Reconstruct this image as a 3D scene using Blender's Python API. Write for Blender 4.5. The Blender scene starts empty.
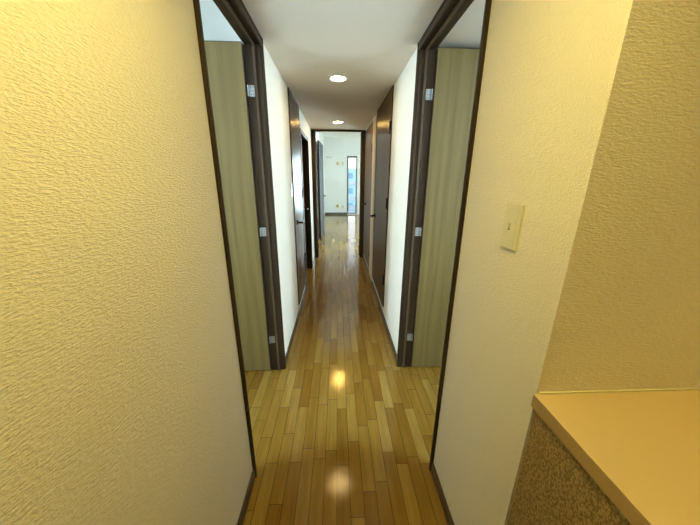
import bpy, math, random
from mathutils import Vector, Matrix
random.seed(7)
PI = math.pi
S = bpy.context.scene
COL = S.collection

# ------------------------------------------------------------------ dimensions (metres)
XL, XR = -0.412, 0.4645          # faces of the corridor walls
CZ = 2.114                       # corridor ceiling
LZ = 2.74                        # living room ceiling
WT = 0.085                       # wall thickness
YE = 4.90                        # end of the corridor
YF = 10.9                        # far wall of the living room
HC = 0.917                       # cabinet worktop

# ------------------------------------------------------------------ mesh helper
class MB:
    def __init__(s): s.v = []; s.f = []; s.mi = []; s.cur = 0
    def add(s, vs, fs):
        b = len(s.v); s.v += [tuple(v) for v in vs]
        for f in fs: s.f.append(tuple(b + i for i in f)); s.mi.append(s.cur)
        return s
    def box(s, x0, x1, y0, y1, z0, z1):
        x0, x1 = sorted((x0, x1)); y0, y1 = sorted((y0, y1)); z0, z1 = sorted((z0, z1))
        return s.add([(x0,y0,z0),(x1,y0,z0),(x1,y1,z0),(x0,y1,z0),(x0,y0,z1),(x1,y0,z1),(x1,y1,z1),(x0,y1,z1)],
              [(0,3,2,1),(4,5,6,7),(0,1,5,4),(1,2,6,5),(2,3,7,6),(3,0,4,7)])
    def tube(s, pts, r, n=12, caps=True):
        pts = [Vector(p) for p in pts]; rs = r if isinstance(r, (list, tuple)) else [r]*len(pts)
        rings = []; ref = None
        for i, p in enumerate(pts):
            d = (pts[min(i+1, len(pts)-1)] - pts[max(i-1, 0)]).normalized()
            if ref is None: ref = d.orthogonal().normalized()
            u = (ref - d*ref.dot(d)).normalized(); ref = u; w = d.cross(u)
            rings.append([p + (u*math.cos(2*PI*k/n) + w*math.sin(2*PI*k/n))*rs[i] for k in range(n)])
        vs = [q for r_ in rings for q in r_]; fs = []
        for i in range(len(pts)-1):
            for k in range(n):
                k2 = (k+1) % n; fs.append((i*n+k, i*n+k2, (i+1)*n+k2, (i+1)*n+k))
        if caps:
            fs.append(tuple(reversed(range(n)))); fs.append(tuple((len(pts)-1)*n+k for k in range(n)))
        return s.add(vs, fs)
    def lathe(s, prof, n=48, close=False):
        vs = []; fs = []
        for r, z in prof:
            for k in range(n):
                a = 2*PI*k/n; vs.append((r*math.cos(a), r*math.sin(a), z))
        m = len(prof)
        for i in range(m if close else m-1):
            j = (i+1) % m
            for k in range(n):
                k2 = (k+1) % n; fs.append((i*n+k, i*n+k2, j*n+k2, j*n+k))
        return s.add(vs, fs)
    def build(s, name, mat, parent=None, bevel=0, seg=2, smooth=False, loc=None):
        me = bpy.data.meshes.new(name); me.from_pydata(s.v, [], s.f)
        mats = mat if isinstance(mat, (list, tuple)) else [mat]
        for m in mats: me.materials.append(m)
        for p, i in zip(me.polygons, s.mi): p.material_index = i
        me.validate(); me.update()
        o = bpy.data.objects.new(name, me); COL.objects.link(o)
        if parent: o.parent = parent
        if loc: o.location = loc
        if smooth:
            for p in me.polygons: p.use_smooth = True
        if bevel:
            b = o.modifiers.new('bevel', 'BEVEL'); b.width = bevel; b.segments = seg; b.limit_method = 'ANGLE'; b.angle_limit = math.radians(40)
            b.harden_normals = False
        return o

def tag(o, label=None, cat=None, group=None, kind=None):
    if label: o['label'] = label
    if cat: o['category'] = cat
    if group: o['group'] = group
    if kind: o['kind'] = kind
    return o
def empty(name, loc=(0,0,0), rz=0, parent=None):
    o = bpy.data.objects.new(name, None); COL.objects.link(o); o.location = loc; o.rotation_euler = (0,0,rz)
    o.empty_display_size = .05
    if parent: o.parent = parent
    return o
def copy_tree(o, parent=None):
    c = o.copy(); COL.objects.link(c); c.parent = parent
    for ch in list(o.children):
        copy_tree(ch, c)
    return c

# ------------------------------------------------------------------ materials
def mat(name):
    m = bpy.data.materials.new(name); m.use_nodes = True
    nt = m.node_tree; b = nt.nodes['Principled BSDF']; return m, nt, b
def N(nt, t, **kw):
    n = nt.nodes.new(t)
    for k, v in kw.items():
        if k in ('op', 'operation'): n.operation = v
        elif isinstance(k, str) and hasattr(n, k): setattr(n, k, v)
    return n
def L(nt, a, b): nt.links.new(a, b)
def val(nt, op, a, b=None, c=None):
    n = nt.nodes.new('ShaderNodeMath'); n.operation = op
    for i, x in enumerate((a, b, c)):
        if x is None: continue
        if isinstance(x, (int, float)): n.inputs[i].default_value = x
        else: nt.links.new(x, n.inputs[i])
    return n.outputs[0]
def mixc(nt, f, a, b):
    n = nt.nodes.new('ShaderNodeMix'); n.data_type = 'RGBA'
    for i, x in ((0, f), (6, a), (7, b)):
        if isinstance(x, (int, float)): n.inputs[i].default_value = x
        elif isinstance(x, tuple): n.inputs[i].default_value = (*x, 1)
        else: nt.links.new(x, n.inputs[i])
    return n.outputs[2]
def noise(nt, vec, scale, detail=2, rough=.5, sc=(1,1,1)):
    mp = nt.nodes.new('ShaderNodeMapping'); mp.inputs['Scale'].default_value = sc
    nt.links.new(vec, mp.inputs['Vector'])
    n = nt.nodes.new('ShaderNodeTexNoise'); n.inputs['Scale'].default_value = scale
    n.inputs['Detail'].default_value = detail; n.inputs['Roughness'].default_value = rough
    nt.links.new(mp.outputs[0], n.inputs['Vector']); return n.outputs[0]
def bump(nt, b, h, strength, dist):
    n = nt.nodes.new('ShaderNodeBump'); n.inputs['Strength'].default_value = strength
    n.inputs['Distance'].default_value = dist; nt.links.new(h, n.inputs['Height'])
    nt.links.new(n.outputs[0], b.inputs['Normal'])
def coord(nt): return nt.nodes.new('ShaderNodeTexCoord').outputs['Object']

def wallpaper(name, col, sc, strength=.5, dist=.0015, s=260):
    m, nt, b = mat(name); c = coord(nt)
    h = noise(nt, c, s, 3, .55, sc)
    h2 = noise(nt, c, s*2.6, 2, .5, sc)
    hh = val(nt, 'ADD', h, val(nt, 'MULTIPLY', h2, .4))
    b.inputs['Base Color'].default_value = (*col, 1); b.inputs['Roughness'].default_value = .62
    b.inputs['Specular IOR Level'].default_value = .35
    bump(nt, b, hh, strength, dist); return m
WPC = (.86, .82, .71)
M = {}
def aniso(m):
    nt = m.node_tree; b = nt.nodes['Principled BSDF']
    t = nt.nodes.new('ShaderNodeTangent'); t.direction_type = 'RADIAL'; t.axis = 'Z'; L(nt, t.outputs[0], b.inputs['Tangent'])
    b.inputs['Anisotropic'].default_value = .8
M['paper_x'] = wallpaper('cream_wallpaper', WPC, (1, .32, 1), 1.0, .0038)
M['paper_y'] = wallpaper('cream_wallpaper_end', WPC, (.32, 1, 1), 1.0, .0038)
M['ceil'] = wallpaper('ceiling_paper', (.74, .665, .55), (1, 1, 1), .35, .0015, 120)
M['white'] = wallpaper('white_paper', (.80, .82, .82), (1, 1, 1), .3, .0012, 120)

def wood(name, c0, c1, rough, grain=(60, 60, 2.2), bumpd=.0004, spec=.5, coat=0):
    m, nt, b = mat(name); c = coord(nt)
    g = noise(nt, c, 1, 5, .6, grain)
    g2 = noise(nt, c, 1, 2, .5, (grain[0]*.13, grain[1]*.13, grain[2]*.35))
    wv = nt.nodes.new('ShaderNodeTexWave'); wv.wave_type = 'BANDS'; wv.bands_direction = 'X'
    wv.inputs['Scale'].default_value = 5; wv.inputs['Distortion'].default_value = 9
    wv.inputs['Detail'].default_value = 2; wv.inputs['Detail Scale'].default_value = .8
    mp = nt.nodes.new('ShaderNodeMapping'); mp.inputs['Scale'].default_value = (1, 1, .12)
    L(nt, c, mp.inputs[0]); L(nt, mp.outputs[0], wv.inputs['Vector'])
    f = val(nt, 'ADD', val(nt, 'MULTIPLY', g, .6), val(nt, 'ADD', val(nt, 'MULTIPLY', g2, .35), val(nt, 'MULTIPLY', wv.outputs[1], .16)))
    mr = nt.nodes.new('ShaderNodeMapRange'); mr.inputs[1].default_value = .3; mr.inputs[2].default_value = .8
    L(nt, f, mr.inputs[0])
    L(nt, mixc(nt, mr.outputs[0], c0, c1), b.inputs['Base Color'])
    b.inputs['Roughness'].default_value = rough; b.inputs['Specular IOR Level'].default_value = spec
    b.inputs['Coat Weight'].default_value = coat; b.inputs['Coat Roughness'].default_value = .12
    bump(nt, b, f, .4, bumpd); return m
M['frame'] = wood('dark_frame_wood', (.026, .015, .007), (.050, .031, .015), .5, (60, 60, 2.2), .0004, .28)
M['frame2'] = wood('frame_stop_wood', (.060, .038, .018), (.10, .066, .034), .5, (60, 60, 2.2), .0004, .3)
M['hall_door'] = wood('hall_door_wood', (.085, .036, .007), (.15, .072, .018), .34, (45, 45, 1.6), .0003, .24, 0)
aniso(M['hall_door'])
M['room_door'] = wood('room_door_veneer', (.112, .080, .024), (.19, .138, .046), .45, (70, 70, 2.0), .0004, .35)
M['dark_leaf'] = wood('dark_door_wood', (.020, .013, .009), (.040, .026, .018), .8, (60, 60, 2.2), .0004, .12)
M['baseboard'] = wood('baseboard_wood', (.040, .024, .012), (.075, .046, .024), .35, (60, 2.2, 60))

def plain(name, col, rough=.5, metal=0, spec=.5):
    m, nt, b = mat(name); c = coord(nt)
    n = noise(nt, c, 30, 2)
    k = .93
    L(nt, mixc(nt, n, tuple(x*k for x in col), tuple(min(1, x*(2-k)) for x in col)), b.inputs['Base Color'])
    b.inputs['Roughness'].default_value = rough; b.inputs['Metallic'].default_value = metal
    b.inputs['Specular IOR Level'].default_value = spec; return m
M['plate'] = plain('switch_plastic', (.70, .67, .46), .3)
M['seam'] = plain('switch_seam', (.35, .31, .2), .5)
M['steel'] = plain('hinge_steel', (.46, .48, .50), .45, .85)
M['screw'] = plain('screw_steel', (.12, .12, .12), .4, .6)
M['dark_metal'] = plain('black_lever_metal', (.018, .014, .012), .5, .2, .2)
M['rim'] = plain('downlight_rim', (.85, .84, .8), .4)
M['alu'] = plain('window_frame_grey', (.10, .11, .12), .45, .3)
M['edge'] = plain('door_edge_band', (.030, .017, .009), .4)
M['rail'] = plain('rail_grey', (.42, .45, .45), .4, .3)
M['concrete'] = plain('balcony_concrete', (.34, .36, .38), .85)
M['tower_a'] = plain('tower_render_blue', (.36, .55, .64), .8)
M['tower_b'] = plain('tower_render_pale', (.55, .62, .66), .8)
M['tower_win'] = plain('tower_window', (.16, .32, .42), .4)
M['cord'] = plain('yellow_outlet_plastic', (.80, .66, .30), .45)
M['outlet'] = plain('grey_outlet_plastic', (.60, .62, .58), .45)

# laminate worktop with a few tiny specks
m, nt, b = mat('worktop_laminate'); c = coord(nt)
n1 = noise(nt, c, 5, 3); 
vor = N(nt, 'ShaderNodeTexVoronoi'); vor.inputs['Scale'].default_value = 7; L(nt, c, vor.inputs['Vector'])
sp = val(nt, 'LESS_THAN', vor.outputs['Distance'], .010)
L(nt, mixc(nt, sp, mixc(nt, n1, (.60, .46, .24), (.68, .53, .29)), (.12, .07, .03)), b.inputs['Base Color'])
b.inputs['Roughness'].default_value = .36
bump(nt, b, noise(nt, c, 260, 2), .12, .0006); M['worktop'] = m
M['worktop_edge'] = plain('worktop_edge_shade', (.36, .25, .11), .45)  # front edge darker than the top, its shading put into the colour
# leather grained cabinet front
m, nt, b = mat('cabinet_embossed'); c = coord(nt)
n1 = noise(nt, c, 250, 2, .5, (1, 1, .6)); n2 = noise(nt, c, 480, 2, .5, (1, 1, .6))
r = N(nt, 'ShaderNodeMapRange'); r.inputs[1].default_value = .42; r.inputs[2].default_value = .6; L(nt, n1, r.inputs[0])
L(nt, mixc(nt, r.outputs[0], (.17, .115, .045), (.36, .265, .12)), b.inputs['Base Color'])
b.inputs['Roughness'].default_value = .5
bump(nt, b, val(nt, 'ADD', n1, val(nt, 'MULTIPLY', n2, .3)), .6, .003); M['embossed'] = m

# strip flooring: 60 mm strips running away from the camera, random lengths, bevelled joints
def flooring():
    m, nt, b = mat('strip_flooring'); c = coord(nt)
    sx = N(nt, 'ShaderNodeSeparateXYZ'); L(nt, c, sx.inputs[0])
    W = .0605; LN = .36
    u = val(nt, 'DIVIDE', val(nt, 'ADD', sx.outputs[0], 3.0*W*20 + .01), W)
    ci = val(nt, 'FLOOR', u); fu = val(nt, 'FRACT', u)
    w1 = N(nt, 'ShaderNodeTexWhiteNoise'); w1.noise_dimensions = '1D'; L(nt, ci, w1.inputs['W'])
    v = val(nt, 'ADD', val(nt, 'DIVIDE', val(nt, 'ADD', sx.outputs[1], 20), LN), val(nt, 'MULTIPLY', w1.outputs[0], 7.3))
    ri = val(nt, 'FLOOR', v); fv = val(nt, 'FRACT', v)
    cb = N(nt, 'ShaderNodeCombineXYZ'); L(nt, ci, cb.inputs[0]); L(nt, ri, cb.inputs[1])
    w2 = N(nt, 'ShaderNodeTexWhiteNoise'); w2.noise_dimensions = '2D'; L(nt, cb.outputs[0], w2.inputs['Vector'])
    idv = w2.outputs[0]
    du = val(nt, 'MULTIPLY', val(nt, 'MINIMUM', fu, val(nt, 'SUBTRACT', 1, fu)), W)
    dv = val(nt, 'MULTIPLY', val(nt, 'MINIMUM', fv, val(nt, 'SUBTRACT', 1, fv)), LN)
    d = val(nt, 'MINIMUM', du, dv)
    gro = N(nt, 'ShaderNodeMapRange'); gro.interpolation_type = 'SMOOTHSTEP'
    gro.inputs[1].default_value = .0004; gro.inputs[2].default_value = .0017; L(nt, d, gro.inputs[0])
    # grain, shifted from strip to strip
    off = N(nt, 'ShaderNodeVectorMath'); off.operation = 'MULTIPLY_ADD'
    L(nt, w2.outputs[1], off.inputs[0]); off.inputs[1].default_value = (3, 5, 7); L(nt, c, off.inputs[2])
    g1 = noise(nt, off.outputs[0], 1, 5, .65, (210, 7, 1))
    g2 = noise(nt, off.outputs[0], 1, 3, .5, (38, 3.0, 1))
    g = val(nt, 'ADD', val(nt, 'MULTIPLY', g1, .55), val(nt, 'MULTIPLY', g2, .45))
    gr = N(nt, 'ShaderNodeMapRange'); gr.inputs[1].default_value = .3; gr.inputs[2].default_value = .7; L(nt, g, gr.inputs[0])
    cr = N(nt, 'ShaderNodeValToRGB'); L(nt, idv, cr.inputs[0])
    e = cr.color_ramp.elements
    e[0].position = 0; e[0].color = (.205, .108, .016, 1); e[1].position = 1; e[1].color = (.315, .205, .046, 1)
    k = e.new(.35); k.color = (.245, .14, .023, 1); k = e.new(.75); k.color = (.28, .17, .032, 1)
    cc = mixc(nt, gr.outputs[0], (.70, .62, .48), (1.15, 1.15, 1.15))
    mu = N(nt, 'ShaderNodeMix'); mu.data_type = 'RGBA'; mu.blend_type = 'MULTIPLY'; mu.inputs[0].default_value = 1
    L(nt, cr.outputs[0], mu.inputs[6]); L(nt, cc, mu.inputs[7])
    fin = mixc(nt, gro.outputs[0], (.03, .016, .005), mu.outputs[2])
    L(nt, fin, b.inputs['Base Color'])
    b.inputs['Roughness'].default_value = .09
    b.inputs['Specular IOR Level'].default_value = .42
    b.inputs['Specular Tint'].default_value = (1, .84, .52, 1)
    ripple = noise(nt, c, 60, 3, .5, (1, .8, 1))
    hh = val(nt, 'ADD', val(nt, 'MULTIPLY', gro.outputs[0], .55), val(nt, 'ADD', val(nt, 'MULTIPLY', ripple, .55), val(nt, 'MULTIPLY', g1, .10)))
    bump(nt, b, hh, .6, .0016)
    return m
M['floor'] = flooring()

def emis(name, col, st):
    m = bpy.data.materials.new(name); m.use_nodes = True; nt = m.node_tree; nt.nodes.clear()
    o = nt.nodes.new('ShaderNodeOutputMaterial'); e = nt.nodes.new('ShaderNodeEmission')
    e.inputs[0].default_value = (*col, 1); e.inputs[1].default_value = st; L(nt, e.outputs[0], o.inputs[0]); return m
def glass(name):
    m = bpy.data.materials.new(name); m.use_nodes = True; nt = m.node_tree; nt.nodes.clear()
    o = nt.nodes.new('ShaderNodeOutputMaterial'); t = nt.nodes.new('ShaderNodeBsdfTransparent'); g = nt.nodes.new('ShaderNodeBsdfGlossy')
    t.inputs[0].default_value = (.95, .98, .98, 1); g.inputs['Roughness'].default_value = .02
    fr = nt.nodes.new('ShaderNodeFresnel'); fr.inputs[0].default_value = 1.45; mx = nt.nodes.new('ShaderNodeMixShader')
    L(nt, fr.outputs[0], mx.inputs[0]); L(nt, t.outputs[0], mx.inputs[1]); L(nt, g.outputs[0], mx.inputs[2]); L(nt, mx.outputs[0], o.inputs[0]); return m
M['glass'] = glass('window_glass')
m, nt, b = mat('frosted_glass'); b.inputs['Base Color'].default_value = (.82, .80, .72, 1); b.inputs['Roughness'].default_value = .3
L(nt, mixc(nt, noise(nt, coord(nt), 300), (.75, .72, .64), (.86, .84, .76)), b.inputs['Base Color']); M['frosted'] = m

def struct(o, label=None, cat=None):
    return tag(o, label, cat, kind='structure')

# ------------------------------------------------------------------ floor and ceilings
fb = MB(); fb.box(-3.3, 3.5, -1.9, YF+.12, -.10, 0)
struct(fb.build('floor', M['floor']), 'honey brown strip wood floor running through the corridor', 'floor')
cb = MB()
HX = [(0.0, .35), (0.01, 2.44), (0.012, 4.24)]           # downlights
cb.box(XL-.02, .90, -1.78, YE+.02, CZ, CZ+.05)
struct(cb.build('ceiling', M['ceil']), 'low off-white corridor ceiling with downlights', 'ceiling')
struct(MB().box(-3.3, XL-.06, -1.9, YE+.14, 2.42, 2.5).build('ceiling', M['white']), 'white ceiling of the left room', 'ceiling')
struct(MB().box(XR+.06, 3.5, -1.9, YE+.14, 2.42, 2.5).build('ceiling', M['white']), 'white ceiling of the right room', 'ceiling')
struct(MB().box(-.6, 3.5, YE+.1, YF+.12, LZ, LZ+.08).build('ceiling', M['white']), 'white ceiling of the bright living room', 'ceiling')

# ------------------------------------------------------------------ walls
DY0, DY1 = 1.010, 1.845          # outer edges of the bedroom door frames
TOPW = 2.42
def wallseg(name, segs, m, label, cat='wall'):
    w = MB()
    for s in segs: w.box(*s)
    return struct(w.build(name, m), label, cat)
L4a, L4b, L4t = 3.36, 4.28, 1.905   # framed washroom doorway on the left
wallseg('wall_left', [(XL-WT, XL, -1.78, DY0, 0, TOPW), (XL-WT, XL, DY1, L4a, 0, TOPW),
                      (XL-WT, XL, DY0, DY1, CZ-.004, TOPW), (XL-WT, XL, L4a, L4b, L4t, TOPW), (XL-WT, XL, L4b, YE, 0, TOPW)],
        M['paper_x'], 'cream textured wallpaper wall along the left of the corridor')
wallseg('wall_right', [(XR, XR+WT, .62, DY0, 0, TOPW), (XR, XR+WT, DY1, YE, 0, TOPW), (XR, XR+WT, DY0, DY1, CZ-.004, TOPW)],
        M['paper_x'], 'cream textured wallpaper wall with the light switch, along the right')
wallseg('wall_alcove', [(XR, .96, .52, .62, 0, TOPW)], M['paper_y'], 'yellow lit textured wall at the back of the worktop alcove')
wallseg('wall_alcove_side', [(.86, .96, -1.78, .52, 0, TOPW)], M['paper_x'], 'textured side wall at the right end of the worktop')
wallseg('wall_back', [(-.52, .96, -1.88, -1.78, 0, TOPW)], M['paper_y'], 'cream wall behind the entrance')
# bedrooms: window walls at the far sides
def window_wall_x(name, x0, x1, y0, y1, wy0, wy1, wz0, wz1, top, label):
    w = MB(); w.box(x0, x1, y0, wy0, 0, top).box(x0, x1, wy1, y1, 0, top).box(x0, x1, wy0, wy1, 0, wz0).box(x0, x1, wy0, wy1, wz1, top)
    return struct(w.build(name, M['white']), label, 'wall')
window_wall_x('wall_left_room', -2.4, -2.3, -1.9, 2.08, -.20, .72, .70, 2.34, TOPW, 'white window wall of the left room')
window_wall_x('wall_right_room', 2.4, 2.5, -1.9, 2.08, -.20, .72, .70, 2.34, TOPW, 'white window wall of the right room')
wallseg('wall_left_room_end', [(-2.3, XL-WT, 2.0, 2.08, 0, TOPW)], M['white'], 'white end wall of the left room behind the open door')
wallseg('wall_right_room_end', [(XR+WT, 2.4, 2.0, 2.08, 0, TOPW)], M['white'], 'white end wall of the right room behind the open door')
wallseg('wall_left_room_back', [(-2.3, -.52, -1.88, -1.8, 0, TOPW)], M['white'], 'white back wall of the left room')
wallseg('wall_right_room_back', [(.96, 2.4, -1.88, -1.8, 0, TOPW)], M['white'], 'white back wall of the right room')
# living room
LX = -.475
wallseg('wall_living_left', [(LX-.1, LX, YE+.12, YF, 0, LZ)], M['white'], 'white left wall of the living room')
wallseg('wall_living_right', [(3.3, 3.4, YE+.12, YF, 0, LZ)], M['white'], 'white right wall of the living room')
wallseg('wall_living_near', [(LX-.1, XL, YE, YE+.12, 0, LZ), (XR, 3.4, YE, YE+.12, 0, LZ), (XL, XR, YE, YE+.12, CZ-.03, LZ)], M['paper_y'], 'wall around the end doorway of the corridor')
W1 = (.375, .735, .03, 2.085); W2 = (1.85, 3.15, .03, 2.085)
w = MB()
for a in [(-.575, W1[0], 0, LZ), (W1[1], W2[0], 0, LZ), (W2[1], 3.4, 0, LZ), (W1[0], W1[1], W1[3], LZ), (W2[0], W2[1], W2[3], LZ), (W1[0], W1[1], 0, W1[2]), (W2[0], W2[1], 0, W2[2])]:
    w.box(a[0], a[1], YF, YF+.12, a[2], a[3])
struct(w.build('wall_far', M['white']), 'bright white far wall of the living room', 'wall')

# baseboards
bb = .060; bt = .008
o = MB()
for y0, y1 in ((-1.78, DY0), (DY1, L4a), (L4b, YE)): o.box(XL, XL+bt, y0, y1, 0, bb)
struct(o.build('baseboard_left', M['baseboard'], bevel=.0015), 'dark brown baseboard along the left wall', 'baseboard')
o = MB()
for y0, y1 in ((.52, DY0), (DY1, YE)): o.box(XR-bt, XR, y0, y1, 0, bb)
struct(o.build('baseboard_right', M['baseboard'], bevel=.0015), 'dark brown baseboard along the right wall', 'baseboard')
o = MB().box(LX, W1[0], YF-.012, YF, 0, .075)
struct(o.build('baseboard_far', M['alu'], bevel=.001), 'grey baseboard under the far living room wall', 'baseboard')
o = MB().box(LX, LX+.012, 7.6, YF-.012, 0, .07)
struct(o.build('baseboard_living', M['alu'], bevel=.001), 'grey baseboard of the living room left wall', 'baseboard')

# ------------------------------------------------------------------ door furniture
def lever(parent, x, y, z, sx, dy, name='lever_handle'):
    """lever on a wall plane x, sx = direction out of the door face, dy = direction of the lever bar"""
    h = MB()
    h.tube([(x, y, z), (x+sx*.010, y, z)], .024, 20)
    h.tube([(x+sx*.008, y, z), (x+sx*.050, y, z)], .010, 14)
    h.tube([(x+sx*.050, y-dy*.010, z), (x+sx*.052, y+dy*.05, z), (x+sx*.050, y+dy*.115, z)], [.011, .0095, .008], 14)
    return h.build(name, M['dark_metal'], parent, smooth=False, bevel=.001)
def keyplate(parent, x, y, z, sx):
    h = MB(); h.box(x, x+sx*.004, y-.02, y+.02, z-.085, z+.085)
    return h.build('handle_plate', M['dark_metal'], parent, bevel=.003)

# ------------------------------------------------------------------ bedroom doors, open into the rooms
def bedroom_door(side, name, label, handle=True):
    X = XL if side < 0 else XR
    def bx(mb, a0, a1, *r):          # a measured outwards from the corridor wall face, negative = into the corridor
        return mb.box(X+side*a0, X+side*a1, *r)
    root = empty(name, (0,0,0)); struct(root, label, 'door')
    cw = .030; ct = .010; HZ = CZ-.042
    cas = MB()
    for (ya, yb) in ((DY0, DY0+.024), (DY1-cw, DY1)):
        bx(cas, -ct, .0, ya, yb, 0, CZ-.002)
        bx(cas, -ct-.004, -ct+.001, ya+.004, ya+.012, 0, CZ-.002)
    bx(cas, -ct, .0, DY0+cw, DY1-cw, HZ, CZ-.002)
    bx(cas, -ct-.004, -ct+.001, DY0+cw, DY1-cw, CZ-.014, CZ-.004)
    cas.build('casing', M['frame'], root, bevel=.0015)
    jm = MB()
    bx(jm, 0, WT+.004, DY0, DY0+.026, 0, CZ-.004)
    bx(jm, 0, WT+.004, DY1-.034, DY1, 0, CZ-.004)
    bx(jm, 0, WT+.004, DY0+.026, DY1-.034, HZ+.008, CZ-.004)
    jm.build('jamb', M['frame'], root, bevel=.001)
    st = MB(); t = .012; a0, a1 = .030, .042
    bx(st, a0, a1, DY0+.026, DY0+.026+t, 0, HZ+.008)
    bx(st, a0, a1, DY1-.034-t, DY1-.034, 0, HZ+.008)
    bx(st, a0, a1, DY0+.026+t, DY1-.034-t, HZ-t+.008, HZ+.008)
    st.build('door_stop', M['frame2'], root, bevel=.001)
    # leaf stands at right angles to the wall, turned about its hinge on the room side
    yl = DY1-.054
    lf = MB(); lz0, lz1 = .012, HZ+.007
    bx(lf, WT+.009, WT+.009+.745, yl, yl+.035, lz0, lz1)
    leaf = lf.build('door_leaf', M['room_door'], root, bevel=.0015)
    eb = MB(); bx(eb, WT+.0065, WT+.0095, yl-.0004, yl+.0354, lz0, lz1); bx(eb, WT+.009, WT+.754, yl-.0004, yl+.0354, lz1-.001, lz1+.003)
    eb.build('edge_band', M['edge'], leaf)
    hm = MB(); xk = X+side*(WT+.009+.69)
    hm.tube([(xk, yl, .96), (xk, yl-.010, .96)], .024, 18); hm.tube([(xk, yl-.008, .96), (xk, yl-.05, .96)], .010, 12)
    hm.tube([(xk+side*.01, yl-.05, .96), (xk-side*.11, yl-.05, .96)], .0095, 12)
    hm.build('lever_handle', M['dark_metal'], leaf)
    for z in (1.856, 1.055, .262):
        hb = MB(); yj = DY1-.034
        bx(hb, .048, .079, yj-.0025, yj+.001, z-.028, z+.028)
        h = hb.build('hinge', M['steel'], root, bevel=.001)
        kn = MB(); kx = X+side*(.084)
        for i in range(3): kn.tube([(kx, yj-.008, z-.028+i*.019), (kx, yj-.008, z-.028+i*.019+.0175)], .0045, 12)
        kn.build('hinge_knuckle', M['steel'], h)
        sm = MB()
        for zz in (-.018, .0, .018):
            for aa in (.055, .070):
                xs = X+side*(aa + (.003 if zz == 0 else 0)); sm.tube([(xs, yj-.0026, z+zz), (xs, yj-.0034, z+zz)], .0028, 10)
        sm.build('screw', M['screw'], h)
    return root
bedroom_door(-1, 'door_1', 'open pale wood door in dark frame, on the left of the corridor')
bedroom_door(1, 'door_2', 'open pale wood door in dark frame, on the right of the corridor')

# ------------------------------------------------------------------ closed corridor doors
def flat_door(name, label, X, sx, y0, y1, z0, z1, hinge_near, hz, lz, lever_y):
    root = empty(name); struct(root, label, 'door')
    f = MB(); t = .010; e = .016
    f.box(X, X+sx*t, y0, y0+e, z0, z1); f.box(X, X+sx*t, y1-e, y1, z0, z1)
    f.box(X, X+sx*t, y0+e, y1-e, z1-.012, z1); f.box(X, X+sx*t, y0+e, y1-e, z0, z0+.010)
    f.build('door_frame', M['frame'], root, bevel=.001)
    l = MB(); l.box(X+sx*.001, X+sx*.008, y0+e+.0025, y1-e-.0025, z0+.0125, z1-.0145)
    leaf = l.build('door_leaf', M['hall_door'], root, bevel=.001)
    d = -1 if hinge_near else 1
    yh = y0+e if hinge_near else y1-e
    for z in hz:
        h = MB(); h.tube([(X+sx*.014, yh, z-.05), (X+sx*.014, yh, z+.05)], .008, 12); h.box(X+sx*.008, X+sx*.012, yh-.018, yh+.018, z-.05, z+.05)
        h.build('hinge', M['dark_metal'], root)
    lever(leaf, X+sx*.008, lever_y, lz, sx, d)
    return root
flat_door('door_3', 'glossy dark brown closet door on the left wall with a black lever', XL, 1, 2.69, 3.34, .115, CZ-.003, False, (1.22, .46), .955, 2.83)
flat_door('door_5', 'tall glossy brown closet door on the right wall, nearest the camera', XR, -1, 2.575, 3.495, .135, CZ-.003, True, (1.80, 1.17, .42), .95, 3.40)
flat_door('door_6', 'narrower glossy brown door on the right wall, next to the end doorway', XR, -1, 3.82, 4.74, .115, CZ-.035, True, (1.75, .35), .98, 4.60)

# pale pilaster strip between the two right hand doors
o = MB().box(XR-.018, XR, 3.51, 3.80, .062, CZ-.045).box(XR-.065, XR, 3.51, 3.57, CZ-.045, CZ-.025)
struct(o.build('trim_1', M['paper_x'], bevel=.002), 'pale wall strip between the two right-hand doors', 'trim')

# framed doorway to the washroom with a recessed door
root = empty('door_4'); struct(root, 'dark framed recessed door with a pale glass slit, on the left wall', 'door')
f = MB(); cw = .045
f.box(XL-.0, XL+.014, L4a, L4a+cw, 0, L4t).box(XL-.0, XL+.014, L4b-cw, L4b, 0, L4t).box(XL-.0, XL+.014, L4a+cw, L4b-cw, L4t-cw, L4t)
f.box(XL-WT-.01, XL, L4a, L4a+.025, 0, L4t).box(XL-WT-.01, XL, L4b-.025, L4b, 0, L4t).box(XL-WT-.01, XL, L4a+.025, L4b-.025, L4t-.025, L4t)
f.build('door_frame', M['frame'], root, bevel=.0015)
l = MB(); ly = XL-.070
l.box(ly-.034, ly, L4a+.028, 3.79, .01, L4t-.028).box(ly-.034, ly, 3.87, L4b-.028, .01, L4t-.028)
l.box(ly-.034, ly, 3.79, 3.87, 1.60, L4t-.028).box(ly-.034, ly, 3.79, 3.87, .01, .55)
leaf = l.build('door_leaf', M['hall_door'], root)
MB().box(ly-.020, ly-.010, 3.79, 3.87, .55, 1.60).build('glass_slit', M['frosted'], leaf)
lever(leaf, ly, 4.14, .95, 1, -1)

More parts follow.
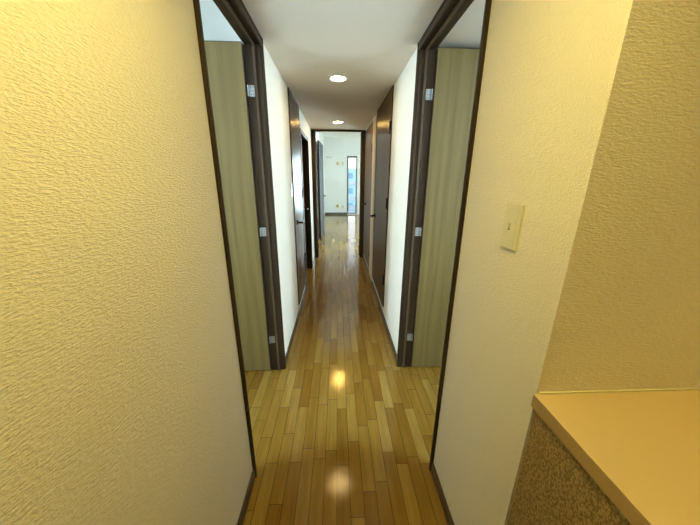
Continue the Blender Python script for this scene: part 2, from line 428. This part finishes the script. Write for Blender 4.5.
# end doorway and its open door
root = empty('door_7'); struct(root, 'dark framed doorway at the end of the corridor into the bright room', 'door')
f = MB(); FZ = CZ-.003
f.box(XL, XL+.060, YE-.012, YE+.002, 0, FZ).box(XR-.070, XR, YE-.012, YE+.002, 0, FZ).box(XL+.060, XR-.070, YE-.012, YE+.002, FZ-.026, FZ)
f.build('casing', M['frame'], root, bevel=.0015)
f = MB()
f.box(XL, XL+.058, YE+.002, YE+.135, 0, FZ-.002).box(XR-.068, XR, YE+.002, YE+.135, 0, FZ-.002).box(XL+.058, XR-.068, YE+.002, YE+.135, FZ-.024, FZ-.002)
f.build('jamb', M['frame'], root, bevel=.001)
f = MB()
f.box(XL+.058, XL+.068, YE+.05, YE+.065, 0, FZ-.024).box(XR-.078, XR-.068, YE+.05, YE+.065, 0, FZ-.024)
f.build('door_stop', M['frame2'], root)
MB().box(XR-.072, XR-.0675, YE+.08, YE+.11, 1.26, 1.47).build('strike_plate', M['rail'], root)
for z in (1.75, 1.16, .35):
    MB().tube([(XL+.064, YE+.128, z-.045), (XL+.064, YE+.128, z+.045)], .008, 12).build('hinge', M['dark_metal'], root)

# two dark leaves folded back against the living room's left wall
root = empty('door_8', (-.420, 6.42, 0), 0); struct(root, 'dark door standing open along the living room left wall', 'door')
l = MB(); l.box(.0, .036, 0, 1.0, .012, 2.13)
root.rotation_euler.z = -math.radians(2.3)
leaf = l.build('door_leaf', M['dark_leaf'], root, bevel=.002)
f = MB(); f.box(-.03, -.004, -.07, -.02, .0, 2.10); f.build('door_frame', M['frame'], root)
h = MB(); h.tube([(.036, .94, .93), (.046, .94, .93)], .024, 18); h.tube([(.044, .94, .93), (.085, .94, .93)], .010, 12); h.tube([(.085, .95, .93), (.085, .84, .93)], .0095, 12)
h.build('lever_handle', M['dark_metal'], leaf)

# ------------------------------------------------------------------ windows
def window_y(name, label, x0, x1, z0, z1, y, rails=()):
    root = empty(name); struct(root, label, 'window')
    f = MB(); t = .028; d0, d1 = y+.02, y+.08
    f.box(x0, x0+t, d0, d1, z0, z1).box(x1-t, x1, d0, d1, z0, z1).box(x0+t, x1-t, d0, d1, z0, z0+t).box(x0+t, x1-t, d0, d1, z1-t, z1)
    f.box(x0-.018, x0, y-.012, y, z0, z1+.03).box(x1, x1+.010, y-.012, y, z0, z1+.03).box(x0, x1, y-.012, y, z1, z1+.03)
    for r in rails: f.box(r-.025, r+.025, d0, d1, z0+t, z1-t)
    f.build('window_frame', M['alu'], root, bevel=.002)
    MB().box(x0+t, x1-t, y+.045, y+.051, z0+t, z1-t).build('pane', M['glass'], root)
    return root
window_y('window_1', 'tall narrow grey framed window in the far wall with a view of buildings', W1[0]+.012, W1[1]-.01, W1[2], W1[3], YF)
window_y('window_added', 'unseen wide window added to bring more light into the living room', W2[0], W2[1], W2[2], W2[3], YF, (2.5,))  # out of view, added because the living room needs more light
def window_x(name, label, x0, y0, y1, z0, z1, s):
    root = empty(name); struct(root, label, 'window')
    f = MB(); t = .035; a, c = x0+s*.02, x0+s*.08
    f.box(a, c, y0, y0+t, z0, z1).box(a, c, y1-t, y1, z0, z1).box(a, c, y0+t, y1-t, z0, z0+t).box(a, c, y0+t, y1-t, z1-t, z1)
    ym = (y0+y1)/2; f.box(a, c, ym-.02, ym+.02, z0+t, z1-t)
    f.build('window_frame', M['alu'], root, bevel=.002)
    MB().box(x0+s*.045, x0+s*.051, y0+t, y1-t, z0+t, z1-t).build('pane', M['glass'], root)
window_x('window_3', 'window of the left room that lets daylight in', -2.3, -.20, .72, .70, 2.34, -1)
window_x('window_4', 'window of the right room that lets daylight in', 2.4, -.20, .72, .70, 2.34, 1)

# ------------------------------------------------------------------ shoe cabinet and worktop
root = empty('shoe_cabinet', (0,0,0))
tag(root, 'low shoe cabinet with brown embossed front under the tan worktop', 'cabinet')
CX = XR+.001; c0, c1 = -1.10, .5175
b_ = MB(); b_.box(CX+.022, .858, c0, c1, .10, HC-.035); b_.box(CX+.06, .85, c0+.01, c1, 0, .10)
b_.build('carcass', M['frame'], root)
for i in range(4):
    a0 = c0 + i*(c1-c0)/4; a1 = a0 + (c1-c0)/4
    d = MB(); d.box(CX, CX+.020, a0+.0015, a1-.0015-(.0025 if i == 3 else 0), .11, HC-.041)
    d.build('door', M['embossed'], root, bevel=.0015)
o = MB(); o.box(XR-.009, .8585, -1.12, .5185, HC-.034, HC)
o.cur = 0
o = o.build('worktop', [M['worktop'], M['worktop_edge']], bevel=.0018)
for p in o.data.polygons:
    if p.normal.x < -.9: p.material_index = 1
tag(o, 'smooth tan laminate worktop with a thin front edge, in the right alcove', 'worktop')
o = MB().box(XR+.004, .859, .5155, .5198, HC, HC+.004).build('trim_2', M['plate'])
struct(o, 'pale sealant line where the worktop meets the back wall', 'trim')

# ------------------------------------------------------------------ switches and outlets
sw = empty('light_switch', (XR, .7175, 1.276))
tag(sw, 'tall cream light switch plate on the right wall near the worktop', 'light switch')
MB().box(-.0065, 0, -.034, .034, -.060, .060).build('plate', M['plate'], sw, bevel=.003, seg=3)
MB().box(-.0078, -.006, -.0225, .0225, -.052, .052).build('cover', M['plate'], sw, bevel=.0015)
r = MB(); r.box(-.0118, -.0075, .002, .010, -.006, .010); rk = r.build('rocker', M['plate'], sw, bevel=.001)
MB().box(-.0086, -.0075, .0005, .0115, -.0085, -.006).build('rocker_slot', M['screw'], rk)
s2 = empty('light_switch', (XL, 2.60, 1.28))
tag(s2, 'small cream light switch on the left wall before the first closet door', 'light switch')
MB().box(0, .006, -.035, .035, -.06, .06).build('plate', M['plate'], s2, bevel=.0025)
MB().box(.005, .0085, -.0225, .0225, -.045, .045).build('rocker', M['plate'], s2, bevel=.001)

def outlet(x, z, w, h, m, label, group=None):
    r = empty('wall_outlet', (x, YF, z)); tag(r, label, 'outlet')
    MB().box(-w/2, w/2, -.010, 0, -h/2, h/2).build('plate', m, r, bevel=.002)
    MB().box(-w*.27, w*.27, -.013, -.009, -h*.32, h*.32).build('socket', M['seam'] if m is M['cord'] else M['plate'], r, bevel=.001)
outlet(-.0, .325, .12, .13, M['cord'], 'yellowish outlet low on the far living room wall')
outlet(.20, .30, .08, .12, M['outlet'], 'grey outlet low on the far wall, right of the yellowish one')
outlet(.02, 1.86, .10, .12, M['cord'], 'yellowish outlet high on the far living room wall')
outlet(.21, 1.86, .08, .12, M['outlet'], 'grey outlet high on the far wall, right of the yellowish one')
# small hook rail on the far wall beside the open door
r = empty('wall_hook', (-.30, YF, 2.07)); tag(r, 'small grey rail bracket on the far wall beside the open dark door', 'bracket')
MB().box(-.11, .11, -.035, -.022, -.012, .012).build('rail', M['rail'], r, bevel=.003)
MB().box(-.09, -.07, -.024, 0, -.012, .012).build('mount', M['rail'], r); MB().box(.07, .09, -.024, 0, -.012, .012).build('mount', M['rail'], r)

# ------------------------------------------------------------------ downlights
def downlight(x, y, col, st, label):
    r = empty('downlight', (x, y, CZ)); tag(r, label, 'ceiling light', 'round corridor downlights')
    MB().lathe([(.056, -.001), (.060, -.007), (.068, -.008), (.074, -.004), (.075, 0.0), (.056, 0.0)], 48, True).build('rim', M['rim'], r, smooth=True)
    n = 40; e = MB(); e.add([(.056*math.cos(2*PI*k/n), -.056*math.sin(2*PI*k/n), -.0035) for k in range(n)], [tuple(range(n))])
    e.add([(.056*math.cos(2*PI*k/n), .056*math.sin(2*PI*k/n), -.0005) for k in range(n)], [tuple(range(n))])
    e.build('lens', emis('downlight_lens', col, st), r)
downlight(HX[0][0], HX[0][1], (1, .79, .24), 350, 'warm round downlight over the entrance, nearest the worktop')
downlight(HX[1][0], HX[1][1], (1, .79, .42), 80, 'round glowing downlight in the ceiling between the white walls')
downlight(HX[2][0], HX[2][1], (1, .62, .17), 270, 'smaller looking round downlight just before the end doorway')

# ------------------------------------------------------------------ outside
o = MB().box(-1.0, 4.0, YF+.12, YF+1.6, -.25, -.02)
struct(o.build('floor', M['concrete']), 'concrete balcony floor outside the living room', 'floor')
rl = empty('balcony_railing', (0, YF+1.45, 0)); tag(rl, 'grey balcony railing outside the narrow window', 'railing')
MB().box(-1, 4, -.02, .02, -.02, .22).build('kerb', M['concrete'], rl)
MB().box(-1, 4, -.02, .02, .55, .58).build('top_rail', M['rail'], rl)
for k in range(12): MB().box(-.9+k*.42, -.88+k*.42, -.01, .01, .22, .55).build('post', M['rail'], rl)
def tower(x, y, w, d, h, z0, m, label):
    t = empty('apartment_tower', (x, y, z0)); tag(t, label, 'building')
    MB().box(-w/2, w/2, 0, d, 0, h).build('wall', m, t)
    for i in range(int(h/3)):
        for j in range(int(w/3)):
            MB().box(-w/2+.8+j*3, -w/2+2.1+j*3, -.05, .02, 1+i*3, 2.1+i*3).build('window', M['tower_win'], t)
        MB().box(-w/2, w/2, -.5, 0, i*3-.1, i*3+.5).build('balcony', M['rail'], t)
    MB().box(-w/2+1, -w/2+3, 1, 3, h, h+1.6).build('roof_box', m, t)
tower(2.6, 60, 9, 10, 21, -18, M['tower_a'], 'blue grey apartment tower seen through the narrow window')
tower(13, 75, 11, 10, 26, -18, M['tower_b'], 'paler apartment tower farther off, seen through the window')
o = MB().box(-120, 160, YF+5, 400, -18.4, -18)
struct(o.build('ground', M['concrete']), 'ground far below the balcony', 'ground')

# ------------------------------------------------------------------ light
w = bpy.data.worlds.new('sky'); S.world = w; w.use_nodes = True; nt = w.node_tree
bg = nt.nodes['Background']; tc = nt.nodes.new('ShaderNodeTexCoord'); sx = nt.nodes.new('ShaderNodeSeparateXYZ')
L(nt, tc.outputs['Generated'], sx.inputs[0])
cr = nt.nodes.new('ShaderNodeValToRGB'); L(nt, sx.outputs[2], cr.inputs[0])
cr.color_ramp.elements[0].color = (.95, .95, .93, 1); cr.color_ramp.elements[1].color = (.45, .65, .95, 1); cr.color_ramp.elements[1].position = .5
L(nt, cr.outputs[0], bg.inputs[0]); bg.inputs[1].default_value = 2.8
def area(name, loc, rot, sx_, sy_, power, col):
    l = bpy.data.lights.new(name, 'AREA'); l.shape = 'RECTANGLE'; l.size = sx_; l.size_y = sy_; l.energy = power; l.color = col
    o = bpy.data.objects.new(name, l); COL.objects.link(o); o.location = loc; o.rotation_euler = rot; return o
SKY = (.66, .84, 1.0)
area('daylight_left', (-2.52, -.0+.26, 1.52), (0, -PI/2, 0), 1.64, .92, 225, SKY)
area('daylight_right', (2.62, -.0+.26, 1.52), (0, PI/2, 0), 1.64, .92, 225, SKY)
area('living_fill', (2.5, YF+.25, 1.1), (-PI/2, 0, 0), 1.3, 2.0, 820, (.74, .93, 1.0))  # fill lamp behind the added wide window, brightens the living room

# ------------------------------------------------------------------ camera
f, pi_, ya, ro = 280.4, .2972, .0457, .0075
cam = bpy.data.cameras.new('camera'); co = bpy.data.objects.new('camera', cam); COL.objects.link(co)
cam.sensor_width = 36; cam.sensor_fit = 'HORIZONTAL'; cam.lens = f/700*36; cam.clip_start = .02; cam.clip_end = 1000
fwd = Vector((math.sin(ya)*math.cos(pi_), math.cos(ya)*math.cos(pi_), -math.sin(pi_)))
up0 = Vector((math.sin(ya)*math.sin(pi_), math.cos(ya)*math.sin(pi_), math.cos(pi_))); rt0 = fwd.cross(up0)
rt = rt0*math.cos(ro) + up0*math.sin(ro); up = up0*math.cos(ro) - rt0*math.sin(ro)
mw = Matrix((rt, up, -fwd)).transposed().to_4x4(); mw.translation = (0, 0, 1.4); co.matrix_world = mw
S.camera = co

S.view_settings.view_transform = 'Standard'; S.view_settings.look = 'None'; S.view_settings.gamma = 1
S.view_settings.use_curve_mapping = False; S.view_settings.exposure = 0.0
S.cycles.use_denoising = True; S.cycles.max_bounces = 14; S.cycles.diffuse_bounces = 8; S.cycles.glossy_bounces = 6
S.cycles.sample_clamp_indirect = 8; S.cycles.transparent_max_bounces = 12
